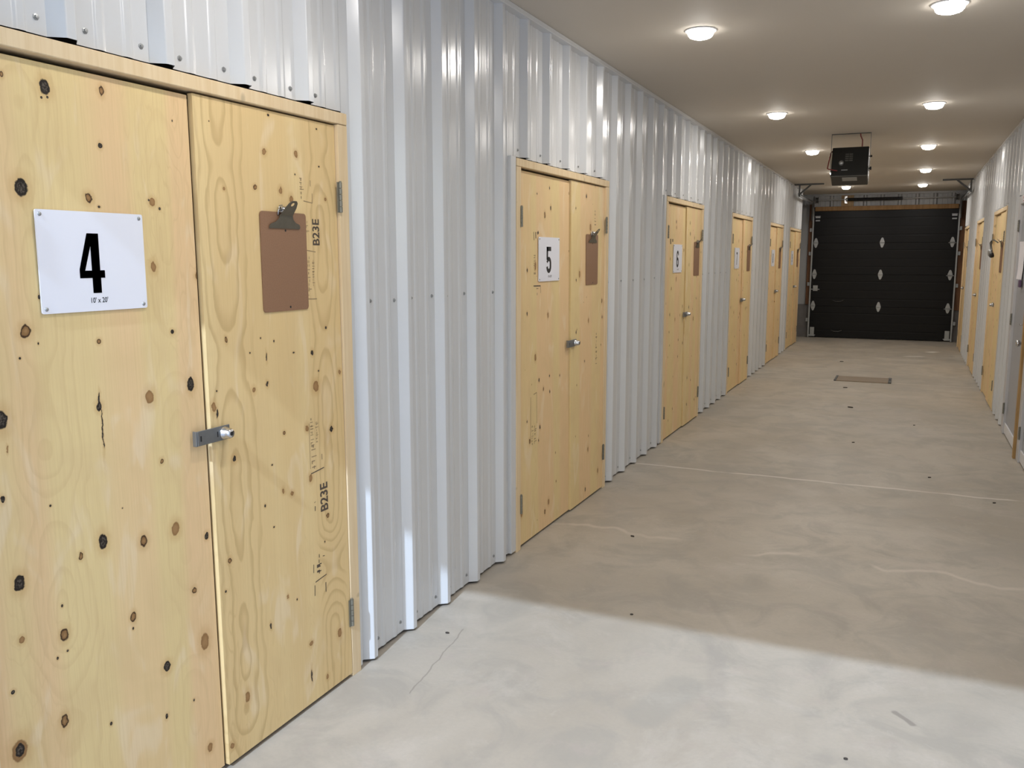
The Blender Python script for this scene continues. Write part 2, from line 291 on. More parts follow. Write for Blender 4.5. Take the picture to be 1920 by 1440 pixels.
# ------------------------------------------------------------------ mesh helpers
class MB:
    def __init__(s): s.v = []; s.f = []; s.sm = []
    def add(s, vs, fs, smooth=False):
        k = len(s.v); s.v += [tuple(v) for v in vs]; s.f += [tuple(i+k for i in f) for f in fs]; s.sm += [smooth]*len(fs); return s
    def box(s, x0, x1, y0, y1, z0, z1, c=0.0):
        if c <= 0:
            vs = [(x, y, z) for z in (z0, z1) for y in (y0, y1) for x in (x0, x1)]
            return s.add(vs, [(0, 2, 3, 1), (4, 5, 7, 6), (0, 1, 5, 4), (2, 6, 7, 3), (0, 4, 6, 2), (1, 3, 7, 5)])
        bm = bmesh.new(); bmesh.ops.create_cube(bm, size=1)
        for v in bm.verts: v.co = Vector(((x0+x1)/2+v.co.x*(x1-x0), (y0+y1)/2+v.co.y*(y1-y0), (z0+z1)/2+v.co.z*(z1-z0)))
        bmesh.ops.bevel(bm, geom=bm.edges[:], offset=c, segments=1, affect='EDGES')
        bm.verts.index_update()
        s.add([v.co[:] for v in bm.verts], [[v.index for v in f.verts] for f in bm.faces]); bm.free(); return s
    def cyl(s, p, q, r, n=12, r1=None, caps=True, smooth=True):
        p, q = Vector(p), Vector(q); d = (q-p).normalized(); r1 = r if r1 is None else r1
        a = d.orthogonal().normalized(); b = d.cross(a)
        vs = [p + (a*math.cos(2*PI*i/n)+b*math.sin(2*PI*i/n))*r for i in range(n)] + [q + (a*math.cos(2*PI*i/n)+b*math.sin(2*PI*i/n))*r1 for i in range(n)]
        s.add(vs, [(i, (i+1) % n, n+(i+1) % n, n+i) for i in range(n)], smooth)
        if caps: s.add(vs, [tuple(range(n-1, -1, -1)), tuple(range(n, 2*n))])
        return s
    def tube(s, pts, r, n=8):
        pts = [Vector(p) for p in pts]; rings = []
        a = None
        for i, p in enumerate(pts):
            d = (pts[min(i+1, len(pts)-1)] - pts[max(i-1, 0)]).normalized()
            a = d.orthogonal().normalized() if a is None else (a - d*a.dot(d)).normalized()
            b = d.cross(a); rings.append([p + (a*math.cos(2*PI*k/n)+b*math.sin(2*PI*k/n))*r for k in range(n)])
        vs = [v for R in rings for v in R]
        fs = [(i*n+k, i*n+(k+1) % n, (i+1)*n+(k+1) % n, (i+1)*n+k) for i in range(len(pts)-1) for k in range(n)]
        s.add(vs, fs, True); s.add(rings[0], [tuple(range(n-1, -1, -1))]); s.add(rings[-1], [tuple(range(n))]); return s
    def lathe(s, c, ax, prof, n=20, smooth=True):
        """prof = [(r, h)] revolved about axis ax through c"""
        c = Vector(c); d = Vector(ax).normalized(); a = d.orthogonal().normalized(); b = d.cross(a)
        vs = [c + d*h + (a*math.cos(2*PI*i/n)+b*math.sin(2*PI*i/n))*r for r, h in prof for i in range(n)]
        fs = [(k*n+i, k*n+(i+1) % n, (k+1)*n+(i+1) % n, (k+1)*n+i) for k in range(len(prof)-1) for i in range(n)]
        return s.add(vs, fs, smooth)
    def prism(s, outline, fn, t0, t1, hole=None):
        """outline [(u,v)] filled and thickened; fn(u,v,t) -> point"""
        bm = bmesh.new()
        def loop(o):
            vs = [bm.verts.new((u, v, 0)) for u, v in o]
            return [bm.edges.new((vs[i], vs[(i+1) % len(vs)])) for i in range(len(vs))]
        es = loop(outline)
        if hole: es += loop(hole)
        bmesh.ops.triangle_fill(bm, use_beauty=True, use_dissolve=False, edges=es, normal=(0, 0, 1))
        bm.verts.index_update()
        vs = [(v.co.x, v.co.y) for v in bm.verts]; fs = [[v.index for v in f.verts] for f in bm.faces]; bm.free()
        n = len(vs)
        s.add([fn(u, v, t1) for u, v in vs], fs); s.add([fn(u, v, t0) for u, v in vs], [f[::-1] for f in fs])
        for o in ([outline] + ([hole] if hole else [])):
            k = len(o); s.add([fn(u, v, t0) for u, v in o]+[fn(u, v, t1) for u, v in o], [(i, (i+1) % k, k+(i+1) % k, k+i) for i in range(k)])
        return s
    def mesh(s, name):
        me = bpy.data.meshes.new(name); me.from_pydata(s.v, [], s.f); me.polygons.foreach_set('use_smooth', s.sm)
        me.validate(); bm = bmesh.new(); bm.from_mesh(me); bmesh.ops.recalc_face_normals(bm, faces=bm.faces[:]) if s.recalc else None
        bm.to_mesh(me); bm.free(); return me
    recalc = True
    def build(s, name, mat, parent=None, label=None):
        me = s.mesh(name); me.materials.append(M[mat])
        o = bpy.data.objects.new(name, me); COL.objects.link(o)
        if parent: o.parent = parent
        if label: o['label'] = label
        return o
def empty(name, loc, rz=0):
    o = bpy.data.objects.new(name, None); COL.objects.link(o); o.location = loc; o.rotation_euler = (0, 0, rz); o.empty_display_size = 0.05
    return o
def tag(o, label, cat, group=None, kind=None):
    o['label'] = label; o['category'] = cat
    if group: o['group'] = group
    if kind: o['kind'] = kind
    return o
def text_mesh(mb, txt, size, fn, sx=1.0, bold=0.0):
    """flat lettering; fn(u, v) -> point, u centred"""
    cu = bpy.data.curves.new('lettering', 'FONT'); cu.body = txt; cu.size = size; cu.align_x = 'CENTER'; cu.align_y = 'CENTER'; cu.offset = bold; cu.resolution_u = 3
    ob = bpy.data.objects.new('lettering', cu); COL.objects.link(ob)
    dg = bpy.context.evaluated_depsgraph_get(); me = bpy.data.meshes.new_from_object(ob.evaluated_get(dg))
    mb.add([fn(v.co.x*sx, v.co.y) for v in me.vertices], [tuple(p.vertices) for p in me.polygons])
    bpy.data.objects.remove(ob); bpy.data.curves.remove(cu); bpy.data.meshes.remove(me)

# ------------------------------------------------------------------ door table (y near jamb, y meeting edge, y far jamb)
LD = {4: (1.155, 1.93, 2.66), 5: (4.145, 4.975, 5.665), 6: (7.206, 7.985, 8.65), 7: (10.173, 11.0, 11.62), 8: (13.17, 14.02, 14.66), 9: (15.53, 16.43, 17.17)}
RD = {'a': (10.199, 10.97, 11.67), 'b': (13.039, 13.76, 14.44), 'c': (16.056, 16.78, 17.44)}
GA = (7.84, 8.98); GB = (6.80, 7.80)     # walk-through steel doors on the right wall
DH = 2.09
PAN, RIB = -0.028, 0.007                 # sheet pan and rib crown, measured from the jamb face
WL_END = 17.27; WR_END = 17.53; Y0 = 0.72

# ------------------------------------------------------------------ structure
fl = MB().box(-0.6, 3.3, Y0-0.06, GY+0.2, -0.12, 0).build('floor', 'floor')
tag(fl, 'bare grey concrete corridor floor', 'floor', kind='structure')
dr = MB().box(-25, 28, -45, Y0-0.06, -0.12, -0.01).build('ground', 'drive')
tag(dr, 'open paved ground outside the near doorway', 'ground', kind='structure')
ce = MB().box(-0.6, 3.3, Y0-0.06, GY+0.2, HC, HC+0.1).build('ceiling', 'ceil')
tag(ce, 'flat cream ceiling of the corridor', 'ceiling', kind='structure')

# ribbed sheet profile over one 12-inch period
def rounded(pts, r=0.0035, n=6):
    out = []
    for i, p in enumerate(pts):
        if i in (0, len(pts)-1): out.append(p); continue
        a, b, c = Vector(pts[i-1]), Vector(p), Vector(pts[i+1])
        ra = min(r, (a-b).length*0.4, (c-b).length*0.4)
        s, e = b+(a-b).normalized()*ra, b+(c-b).normalized()*ra
        for k in range(n+1):
            t = k/n; out.append(tuple(s*(1-t)**2 + b*2*t*(1-t) + e*t*t))
    return out
RH = RIB-PAN
PROFILE = rounded([(-0.0001, 0), (0.0, 0.0), (0.026, RH), (0.054, RH), (0.080, 0), (0.132, 0), (0.140, 0.0035), (0.158, 0.0035), (0.166, 0), (0.219, 0), (0.227, 0.0035), (0.245, 0.0035), (0.253, 0), (0.3048, 0)])[1:]
P = 0.3048
def prof_range(a, b, phase):
    k0 = math.floor((a-phase)/P)-1; pts = []
    for k in range(k0, k0+int((b-a)/P)+4):
        pts += [(phase+k*P+u, h) for u, h in PROFILE]
    cl = [q for q in pts if a < q[0] < b]
    def at(y):
        for (u0, h0), (u1, h1) in zip(pts, pts[1:]):
            if u0 <= y <= u1: return h0 + (h1-h0)*(y-u0)/max(1e-9, u1-u0)
        return 0
    return [(a, at(a))] + cl + [(b, at(b))]
def screw_mesh(mb, x, y, z, sgn):
    mb.lathe((x, y, z), (sgn, 0, 0), [(0.008, 0), (0.008, 0.0015), (0.005, 0.002), (0.0045, 0.006), (0.0, 0.0065)], 7, False)
def ribbed_wall(name, label, xw, sgn, y_end, openings, phase):
    root = empty(name, (xw, 0, 0)); tag(root, label, 'wall', kind='structure')
    # unseen dark backing, added behind the sheets to stop daylight leaking in
    MB().box(-0.19 if sgn > 0 else 0.12, -0.12 if sgn > 0 else 0.19, Y0-0.06, y_end, 0.0, HC).build('backing', 'dark', root)
    MB().box(*sorted((sgn*-0.19, sgn*(PAN-0.004))), y_end-0.03, y_end, 0, HC).build('end_cap', 'white', root)
    seams = [Y0]; k = math.ceil((Y0-phase)/(3*P)+0.2)
    while phase+k*3*P < y_end-0.1: seams.append(phase+k*3*P); k += 1
    seams.append(y_end-0.002)
    cuts = sorted(set([Y0, y_end-0.002]+[y for o in openings for y in o[:2]]))
    for i, (a, b) in enumerate(zip(seams, seams[1:])):
        mb = MB(); mb.recalc = False; sc = MB()
        b2 = b + (0.03 if i < len(seams)-2 else 0)
        lift = 0.0012*(i % 2) + 0.0006
        edges = sorted(set([a, b2]+[c for c in cuts if a < c < b2]))
        for s0, s1 in zip(edges, edges[1:]):
            if s1-s0 < 0.004: continue
            mid = (s0+s1)/2; z0 = 0.012
            for o in openings:
                if o[0] <= mid <= o[1]: z0 = o[2]+0.010
            pr = prof_range(s0, s1, phase); n = len(pr)
            vs = [(sgn*(PAN+h+lift), y, z) for z in (z0, HC-0.002) for y, h in pr]
            fs = [(j, j+1, n+j+1, n+j) for j in range(n-1)]
            if sgn < 0: fs = [f[::-1] for f in fs]
            mb.add(vs, fs, False)
            # fastener rows beside the ribs
            rows = [2.135] if z0 > 1 else [0.055, 1.42]
            kk = math.floor((s0-phase)/P)
            while phase+kk*P < s1:
                for u in (0.107, 0.279):
                    yy = phase+kk*P+u
                    if s0+0.01 < yy < s1-0.01 and yy < b:
                        for zz in rows: screw_mesh(sc, sgn*(PAN+lift), yy, zz + random.uniform(-0.004, 0.004), sgn)
                kk += 1
        p = mb.build('wall_panel', 'metal', root)
        if sc.v:
            so = sc.build('panel_screws', 'galv', p); so['kind'] = 'stuff'
    return root
open_l = [(a, b, DH) for a, _, b in LD.values()]
open_r = [(a, b, DH+0.02) for a, _, b in RD.values()] + [(GA[0], GA[1]+0.06, 2.12), (GB[0], GA[0], 2.12)]
ribbed_wall('wall_left', 'ribbed light grey steel sheet wall along the left side', 0, 1, WL_END, open_l, 2.715)
ribbed_wall('wall_right', 'ribbed light grey steel sheet wall along the right side', W, -1, WR_END, open_r, 2.60)
# ceiling trims
for n, x0, x1, ye in ((1, PAN-0.01, 0.022, WL_END), (2, W-0.022, W+0.04, WR_END)):
    t = MB().box(x0, x1, Y0, ye, HC-0.026, HC, 0.003).build('trim_%d' % n, 'metal')
    tag(t, 'slim grey metal trim where the ceiling meets the %s wall' % ('left', 'right')[n-1], 'trim', kind='structure')

# near end wall with the open doorway behind which the photograph is taken
nw = empty('wall_near', (W/2, Y0-0.03, 0)); tag(nw, 'near end wall with an open overhead doorway', 'wall', kind='structure')
for a, b, z0, z1 in ((-0.6, 0.05, 0, HC), (2.68, 3.3, 0, HC), (0.05, 2.68, 2.485, HC)):
    MB().box(a-W/2, b-W/2, -0.03, 0.03, z0, z1).build('wall_section', 'white', nw)

# far end wall
fwall = empty('wall_far', (W/2, GY, 0)); tag(fwall, 'far end wall around the black overhead door', 'wall', kind='structure')
MB().box(-0.6-W/2, 3.3-W/2, 0.12, 0.18, 0.0, HC).build('backing', 'dark', fwall)
def sheet_x(mb, x0, x1, z0, z1, y):
    xs = []; x = x0
    pr = [(q[0]-x0, q[1]) for q in prof_range(x0, x1, 0.07)]
    n = len(pr); vs = [(x0+u-W/2, y-h, z) for z in (z0, z1) for u, h in pr]
    mb.recalc = False; mb.add(vs, [(j, j+1, n+j+1, n+j) for j in range(n-1)], False)
mb = MB(); sheet_x(mb, -0.28, 3.1, 2.565, HC, 0.06); mb.build('wall_panel', 'endsheet', fwall)
MB().box(-0.55-W/2, 0.015-W/2, 0.03, 0.045, 0.657, 2.60).build('wall_panel', 'endsheet', fwall)
MB().box(2.77-W/2, 3.25-W/2, 0.03, 0.045, 0.657, 2.60).build('wall_panel', 'endsheet', fwall)
MB().box(-0.55-W/2, 0.10-W/2, 0.02, 0.11, 0.0, 0.655, 0.004).build('stem_wall', 'concretewall', fwall)
MB().box(2.665-W/2, 3.25-W/2, 0.02, 0.11, 0.0, 0.60, 0.004).build('stem_wall', 'concretewall', fwall)
# returns that close the wider end bay
for x0, x1, n, y0 in ((-0.5, -0.42, 'left', WL_END-0.03), (W+0.42, W+0.5, 'right', WR_END-0.03)):
    MB().box(x0-W/2, x1-W/2, y0-GY, 0.11, 0, HC).build('return_wall', 'endsheet', fwall)
for x0, x1, y0 in ((-0.5, -0.12, WL_END-0.03), (W+0.12, W+0.5, WR_END-0.03)):
    MB().box(x0-W/2, x1-W/2, y0-GY, y0+0.03-GY, 0, HC).build('return_wall', 'endsheet', fwall)
t = MB().box(-0.4, 3.1, GY+0.0, GY+0.075, HC-0.035, HC, 0.003).build('trim_3', 'endsheet'); tag(t, 'metal trim under the ceiling above the overhead door', 'trim', kind='structure')
t = MB().box(0.12, 2.645, GY-0.03, GY+0.05, 2.485, 2.568, 0.004).build('trim_4', 'beam'); tag(t, 'raw wooden header beam above the black overhead door', 'trim', kind='structure')
t = MB().box(0.015, 0.10, GY-0.02, GY+0.02, 0.655, 2.62, 0.003).build('trim_5', 'brownwood'); tag(t, 'brown wooden post left of the overhead door', 'trim', kind='structure')
t = MB().box(2.668, 2.772, GY-0.02, GY+0.02, 0.60, 2.62, 0.003).build('trim_6', 'brownwood'); tag(t, 'brown wooden post right of the overhead door', 'trim', kind='structure')
t = MB().box(0.595, 0.82, GY-0.01, GY+0.02, 2.568, HC-0.036, 0.002).build('trim_7', 'osb'); tag(t, 'tan board behind the centre bracket of the spring shaft', 'trim', kind='structure')

# ------------------------------------------------------------------ wooden double doors
def hinge_mesh(y, z, side, h=0.105):
    """side -1: hinge on the near jamb of the leaf, +1: on the far jamb"""
    mb = MB()
    mb.box(0.0005, 0.0025, y-0.016 if side > 0 else y-0.008, y+0.008 if side > 0 else y+0.016, z-h/2, z+h/2)
    for i in range(5):
        a = z-h/2+i*h/5; mb.cyl((0.004, y, a+0.0008), (0.004, y, a+h/5-0.0008), 0.0065, 10)
    mb.cyl((0.004, y, z+h/2), (0.004, y, z+h/2+0.004), 0.005, 8)
    return mb
def latch_parts(root, ys, z, xf, mirror=1):
    L = MB()
    L.box(xf+0.010, xf+0.0135, ys-0.060, ys+0.072, z-0.022, z+0.022, 0.0015)
    L.box(xf-0.001, xf+0.0135, ys-0.066, ys-0.0605, z-0.022, z+0.022, 0.001)
    L.box(xf, xf+0.010, ys+0.012, ys+0.066, z-0.016, z+0.016, 0.001)
    o = L.build('latch', 'hasp', root)
    MB().box(xf+0.0136, xf+0.0142, ys-0.050, ys-0.045, z-0.009, z+0.007).box(xf+0.0136, xf+0.0142, ys+0.018, ys+0.022, z-0.008, z+0.008).build('latch_slot', 'black', o)
    MB().lathe((xf+0.0135, ys+0.046, z), (1, 0, 0), [(0.019, 0), (0.019, 0.006), (0.016, 0.008), (0.016, 0.022), (0.0125, 0.026), (0.012, 0.030), (0.0, 0.030)], 20).build('lock_cylinder', 'chrome', o)
    MB().cyl((xf+0.0435, ys+0.046, z), (xf+0.0442, ys+0.046, z), 0.0065, 12).build('keyhole', 'black', o)
    return o
def stamp_parts(leaf, x, items, y0):
    """items: ('t', text, y, z, size, mat) vertical lettering, ('l', y0,z0,y1,z1,w,mat) strokes"""
    bym = {}
    for it in items:
        mb = bym.setdefault(it[-1], MB())
        if it[0] == 'd':       # worn, unreadable row of stamped marks
            _, yy, zz, ln, ht, _m = it
            g = ht*0.62; nn = max(1, int(ln/g)); rg = random.Random(int(yy*1000+zz*77))
            for q in range(nn):
                zc = zz-ln/2+(q+0.5)*ln/nn
                for _ in range(rg.choice((1, 2, 2, 3))):
                    if rg.random() < 0.5: A, B = (yy-y0-ht/2*rg.random(), zc+rg.uniform(-0.3, 0.3)*g), None
                    else: A, B = (yy-y0-ht/2, zc+rg.uniform(-0.35, 0.35)*g), (yy-y0+ht/2*rg.random(), 0)
                    if B is None:
                        a1, a2, b1, b2 = A[0], A[0]+ht*0.12, zc-g*0.35, zc+g*0.30
                    else:
                        a1, a2, b1, b2 = A[0], B[0], A[1], A[1]+ht*0.12
                    mb.add([(x+0.0006, a1, b1), (x+0.0006, a2, b1), (x+0.0006, a2, b2), (x+0.0006, a1, b2)], [(0, 1, 2, 3)])
        elif it[0] == 't':
            _, s, yy, zz, size, _m = it
            text_mesh(mb, s, size, lambda u, v, yy=yy, zz=zz: (x+0.0006, yy-y0-v, zz+u), 0.85, size*0.022)
        else:
            _, a, b, c, d, w, _m = it
            dv = Vector((0, c-a, d-b)).normalized(); nn = Vector((0, -dv.z, dv.y))*w/2
            p, q = Vector((x+0.0006, a-y0, b)), Vector((x+0.0006, c-y0, d))
            mb.add([p-nn, q-nn, q+nn, p+nn], [(0, 1, 2, 3)])
    for mname, mb in bym.items():
        top, bot = (-0.004, 0.0098) if x > -0.015 else (-0.006, 0.008)
        mb.v = [(px+bot+(top-bot)*pz/DH, py, pz) for px, py, pz in mb.v]
        mb.recalc = False; mb.build('ink_stamp', mname, leaf)
def wood_door(n, ys, xw, rz, label, mats=('ply', 'ply'), dh=DH, gap=0.004, ajar=0):
    a, s, b = ys
    org = s
    root = empty('door_%s' % n, (xw, org, 0), rz)
    tag(root, label, 'door', kind='structure')
    if rz: la, ls, lb = -(b-org), 0.0, -(a-org)       # mirrored wall: local +y runs towards the camera
    else: la, ls, lb = a-org, 0.0, b-org
    jw = 0.055
    MB().box(-0.10, 0.0, la, la+jw, 0.0, dh-0.042, 0.0008).build('jamb', 'pine', root)
    MB().box(-0.10, 0.0, lb-jw, lb, 0.0, dh-0.042, 0.0008).build('jamb', 'pine', root)
    MB().box(-0.10, 0.001, la, lb, dh-0.040, dh, 0.002).build('header', 'pine', root)
    # J-shaped edge trims beside the jambs
    MB().box(PAN, -0.004, la-0.062, la-0.001, 0.012, dh+0.005, 0.001).build('edge_trim', 'metal', root)
    MB().box(PAN, -0.006, lb+0.001, lb+0.020, 0.012, dh+0.005, 0.001).build('edge_trim', 'metal', root)
    xl, xr = -0.020, -0.010
    def shear(mb, top, bot):
        mb.v = [(x+bot+(top-bot)*z/dh, y, z) for x, y, z in mb.v]; return mb
    lf = shear(MB().box(xl-0.018, xl, la+jw+0.003, ls-gap/2, 0.014, dh-0.052, 0.0008), -0.006, 0.008).build('leaf', mats[0], root)
    rf = shear(MB().box(xr-0.018, xr, ls+gap/2, lb-jw-0.003, 0.014, dh-0.046, 0.0008), -0.004, 0.0098).build('leaf', mats[1], root)
    # back framing seen through the meeting gap
    MB().box(-0.075, -0.040, ls-0.05, ls+0.05, 0.03, dh-0.06).build('stile', 'osb', root)
    for z in (1.797, 0.256):
        h = hinge_mesh(la+jw, z, -1).build('hinge', 'hinge', lf)
        h = hinge_mesh(lb-jw, z, 1).build('hinge', 'hinge', rf)
    latch_parts(root, ls, 1.067, xr)
    return root, lf, rf
L4 = 'plywood double door under the number 4 sign, nearest on the left'
d4, l4, r4 = wood_door(4, LD[4], 0, 0, 'plywood double door with the number 4 sign, nearest on the left wall', ('ply4a', 'ply4b'), gap=0.008)
words = {5: 'second on the left wall', 6: 'third on the left wall', 7: 'fourth on the left wall', 8: 'fifth on the left wall', 9: 'last on the left wall beside the overhead door'}
doors = {4: (d4, l4, r4)}
for k in (5, 6, 7, 8, 9):
    doors[k] = wood_door(k, LD[k], 0, 0, 'plywood double door with the number %d sign, %s' % (k, words[k]))
rw = {'a': 'plywood double door on the right wall, nearest beyond the grey steel door', 'b': 'plywood double door on the right wall, middle of three', 'c': 'plywood double door on the right wall, farthest beside the overhead door'}
for i, k in enumerate('abc'):
    doors[k] = wood_door(10+i, RD[k], W, PI, rw[k], dh=DH+0.015)
stamp_parts(r4, -0.010, [
    ('t', 'B23E', 2.478, 1.672, 0.052, 'ink'), ('d', 2.432, 1.69, 0.047, 0.019, 'inkfaint'),
    ('l', 2.418, 1.612, 2.470, 1.606, 0.003, 'inkfaint'), ('l', 2.415, 1.775, 2.462, 1.770, 0.003, 'inkfaint'), ('l', 2.462, 1.770, 2.463, 1.802, 0.003, 'inkfaint'),
    ('d', 2.408, 1.815, 0.073, 0.022, 'inkfaint'), ('l', 2.455, 1.825, 2.455, 1.845, 0.003, 'inkfaint'),
    ('d', 2.433, 1.535, 0.116, 0.020, 'inkfaint'), ('d', 2.455, 1.535, 0.092, 0.014, 'inkfaint'), ('d', 2.425, 1.47, 0.031, 0.019, 'inkfaint'), ('l', 2.405, 1.448, 2.468, 1.446, 0.003, 'inkfaint'),
    ('t', 'B23E', 2.468, 0.742, 0.060, 'ink'), ('l', 2.412, 0.705, 2.413, 0.722, 0.004, 'ink'), ('l', 2.408, 0.735, 2.416, 0.738, 0.003, 'inkfaint'),
    ('l', 2.397, 0.842, 2.472, 0.849, 0.0035, 'ink'), ('d', 2.418, 0.9, 0.094, 0.028, 'inkfaint'), ('d', 2.412, 0.985, 0.109, 0.019, 'inkfaint'), ('d', 2.44, 0.985, 0.081, 0.016, 'inkfaint'),
    ('l', 2.395, 0.86, 2.397, 1.02, 0.002, 'inkfaint'), ('l', 2.462, 0.88, 2.462, 0.90, 0.004, 'inkfaint'),
    ('d', 2.425, 0.508, 0.078, 0.031, 'ink'), ('l', 2.39, 0.485, 2.392, 0.515, 0.003, 'ink'), ('l', 2.445, 0.530, 2.456, 0.528, 0.003, 'ink'),
    ('l', 2.398, 0.448, 2.463, 0.456, 0.0035, 'ink'), ('l', 2.392, 0.400, 2.394, 0.438, 0.0035, 'ink'), ('l', 2.456, 0.392, 2.457, 0.428, 0.004, 'ink'),
], LD[4][1])
stamp_parts(doors[5][1], -0.020, [
    ('d', 4.44, 1.545, 0.114, 0.034, 'inkfaint'), ('l', 4.425, 1.725, 4.428, 1.68, 0.006, 'ink'), ('l', 4.452, 1.725, 4.455, 1.69, 0.008, 'ink'), ('l', 4.48, 1.728, 4.49, 1.715, 0.02, 'ink'), ('l', 4.42, 1.432, 4.52, 1.43, 0.006, 'ink'), ('l', 4.52, 1.43, 4.522, 1.39, 0.005, 'inkfaint'), ('d', 4.475, 1.4, 0.052, 0.031, 'inkfaint'),
    ('d', 4.44, 0.6, 0.114, 0.034, 'inkfaint'), ('d', 4.4, 0.6, 0.117, 0.028, 'inkfaint'), ('l', 4.415, 0.83, 4.46, 0.835, 0.005, 'inkfaint'), ('l', 4.46, 0.835, 4.462, 0.66, 0.004, 'inkfaint'), ('l', 4.375, 0.82, 4.372, 0.56, 0.004, 'inkfaint'),
], LD[5][1])
stamp_parts(doors[5][2], -0.010, [('d', 5.46, 0.99, 0.218, 0.037, 'inkfaint'), ('d', 5.42, 1.84, 0.104, 0.031, 'inkfaint')], LD[5][1])
stamp_parts(doors[6][1], -0.020, [('l', 7.45, 1.745, 7.45, 1.70, 0.03, 'ink'), ('l', 7.52, 1.745, 7.52, 1.72, 0.03, 'ink')], LD[6][1])

# ------------------------------------------------------------------ number signs
DIG_W, DIG_H, ST = 0.074, 0.148, 0.024
def stroke(mb, path, w, fn, closed=False):
    n = len(path); L = []; R = []
    for i in range(n):
        p = Vector(path[i]); a = Vector(path[i-1] if (closed or i) else path[i]); c = Vector(path[(i+1) % n] if (closed or i < n-1) else path[i])
        d = (c-a).normalized(); nn = Vector((-d.y, d.x))*w/2; L.append(p+nn); R.append(p-nn)
    vs = [fn(*q) for q in L]+[fn(*q) for q in R]
    mb.add(vs, [(n+i, n+(i+1) % n, (i+1) % n, i) for i in range(n if closed else n-1)])
def arc(cx, cy, rx, ry, a0, a1, n=10):
    return [(cx+rx*math.cos(math.radians(a0+(a1-a0)*i/n)), cy+ry*math.sin(math.radians(a0+(a1-a0)*i/n))) for i in range(n+1)]
def digit(mb, k, fn):
    w, h, s = DIG_W, DIG_H, ST; r = (w-s)/2; c = w/2
    rect = lambda x0, x1, y0, y1: mb.add([fn(x0, y0), fn(x1, y0), fn(x1, y1), fn(x0, y1)], [(0, 1, 2, 3)])
    if k == 4:
        X = lambda u: (u-648)*0.000262; Y = lambda v: (1077-v)*0.148/672
        top = [(750, 405), (880, 405), (879, 820), (931, 820), (931, 906), (882, 906), (882, 1077), (785, 1077), (785, 906), (648, 906), (648, 806)]
        hole = [(784, 548), (709, 822), (784, 822)]
        mb.prism([(X(a), Y(b)) for a, b in top], lambda u, v, t: fn(u, v), 0, 0, [(X(a), Y(b)) for a, b in hole])
    elif k == 5:
        rect(0.003, w-0.003, h-s, h); rect(0.003, 0.003+s*0.92, h*0.50, h)
        stroke(mb, [(s*0.48, h*0.49)] + arc(c, h*0.62-s/2-r, r, r, 150, 0) + arc(c, s/2+r, r, r, 0, -180) + [(s/2, h*0.25)], s, fn)
    elif k in (6, 9):
        f2 = fn if k == 6 else (lambda u, v: fn(w-u, h-v))
        stroke(mb, arc(c, s/2+r, r, r, 180, 360) + arc(c, h*0.60-s/2-r, r, r, 0, 180), s, f2, True)
        stroke(mb, [(s/2, h*0.3)] + arc(c, h-s/2-r, r, r, 180, 0) + [(w-s/2, h*0.72)], s, f2)
    elif k == 7:
        rect(0, w, h-s, h)
        mb.add([fn(0.016, 0), fn(0.016+s, 0), fn(w, h-s), fn(w-s*1.05, h-s)], [(0, 1, 2, 3)])
    elif k == 8:
        stroke(mb, arc(c, s/2+r, r, r, 180, 360) + arc(c, h*0.54-s/2-r*0.9, r, r*0.9, 0, 180), s, fn, True)
        stroke(mb, arc(c, h*0.48+s/2+r*0.85, r*0.93, r*0.85, 180, 360) + arc(c, h-s/2-r*0.9, r*0.93, r*0.9, 0, 180), s, fn, True)
NUMW = {4: 'four', 5: 'five', 6: 'six', 7: 'seven', 8: 'eight', 9: 'nine'}
PLACE = {4: 'nearest plywood door on the left', 5: 'second plywood door on the left', 6: 'third plywood door on the left', 7: 'fourth plywood door on the left', 8: 'fifth plywood door on the left', 9: 'last plywood door on the left'}
SY = {4: 1.577, 5: 4.640, 6: 7.695, 7: 10.645, 8: 13.71, 9: 16.11}
rr = lambda w, h, r, n=4: [q for (cx, cy, a0) in ((w-r, h-r, 0), (r, h-r, 90), (r, r, 180), (w-r, r, 270)) for q in arc(cx, cy, r, r, a0, a0+90, n)]
sw, sh = 0.315, 0.246
for k, y in SY.items():
    z = 1.577; x = -0.020
    root = empty('number_sign', (x, y-sw/2, z-sh/2))
    tag(root, 'white sign with black numeral %s screwed to the %s' % (NUMW[k], PLACE[k]), 'sign', 'white number signs on the left doors')
    MB().prism(rr(sw, sh, 0.005), lambda u, v, t: (t, u, v), 0.0003, 0.0035).build('sign_plate', 'sign', root)
    u0, v0 = sw/2-DIG_W/2-0.010, 0.045
    mb = MB(); mb.recalc = False; digit(mb, k, lambda u, v: (0.0040, u0+u, v0+v)); mb.build('numeral', 'black', root)
    if k in (4, 5, 6):
        mb = MB(); mb.recalc = False; text_mesh(mb, "10' x 20'", 0.0185, lambda u, v: (0.0040, u0+DIG_W/2+0.015+u, 0.0265+v), 0.85, 0.0002); mb.build('size_lettering', 'black', root)
    for a, b in ((0.012, 0.011), (sw-0.012, 0.011), (0.012, sh-0.011), (sw-0.012, sh-0.011)):
        MB().lathe((0.0035, a, b), (1, 0, 0), [(0.0052, 0), (0.0045, 0.0015), (0.002, 0.0026), (0, 0.0028)], 10).build('screw', 'galv', root)

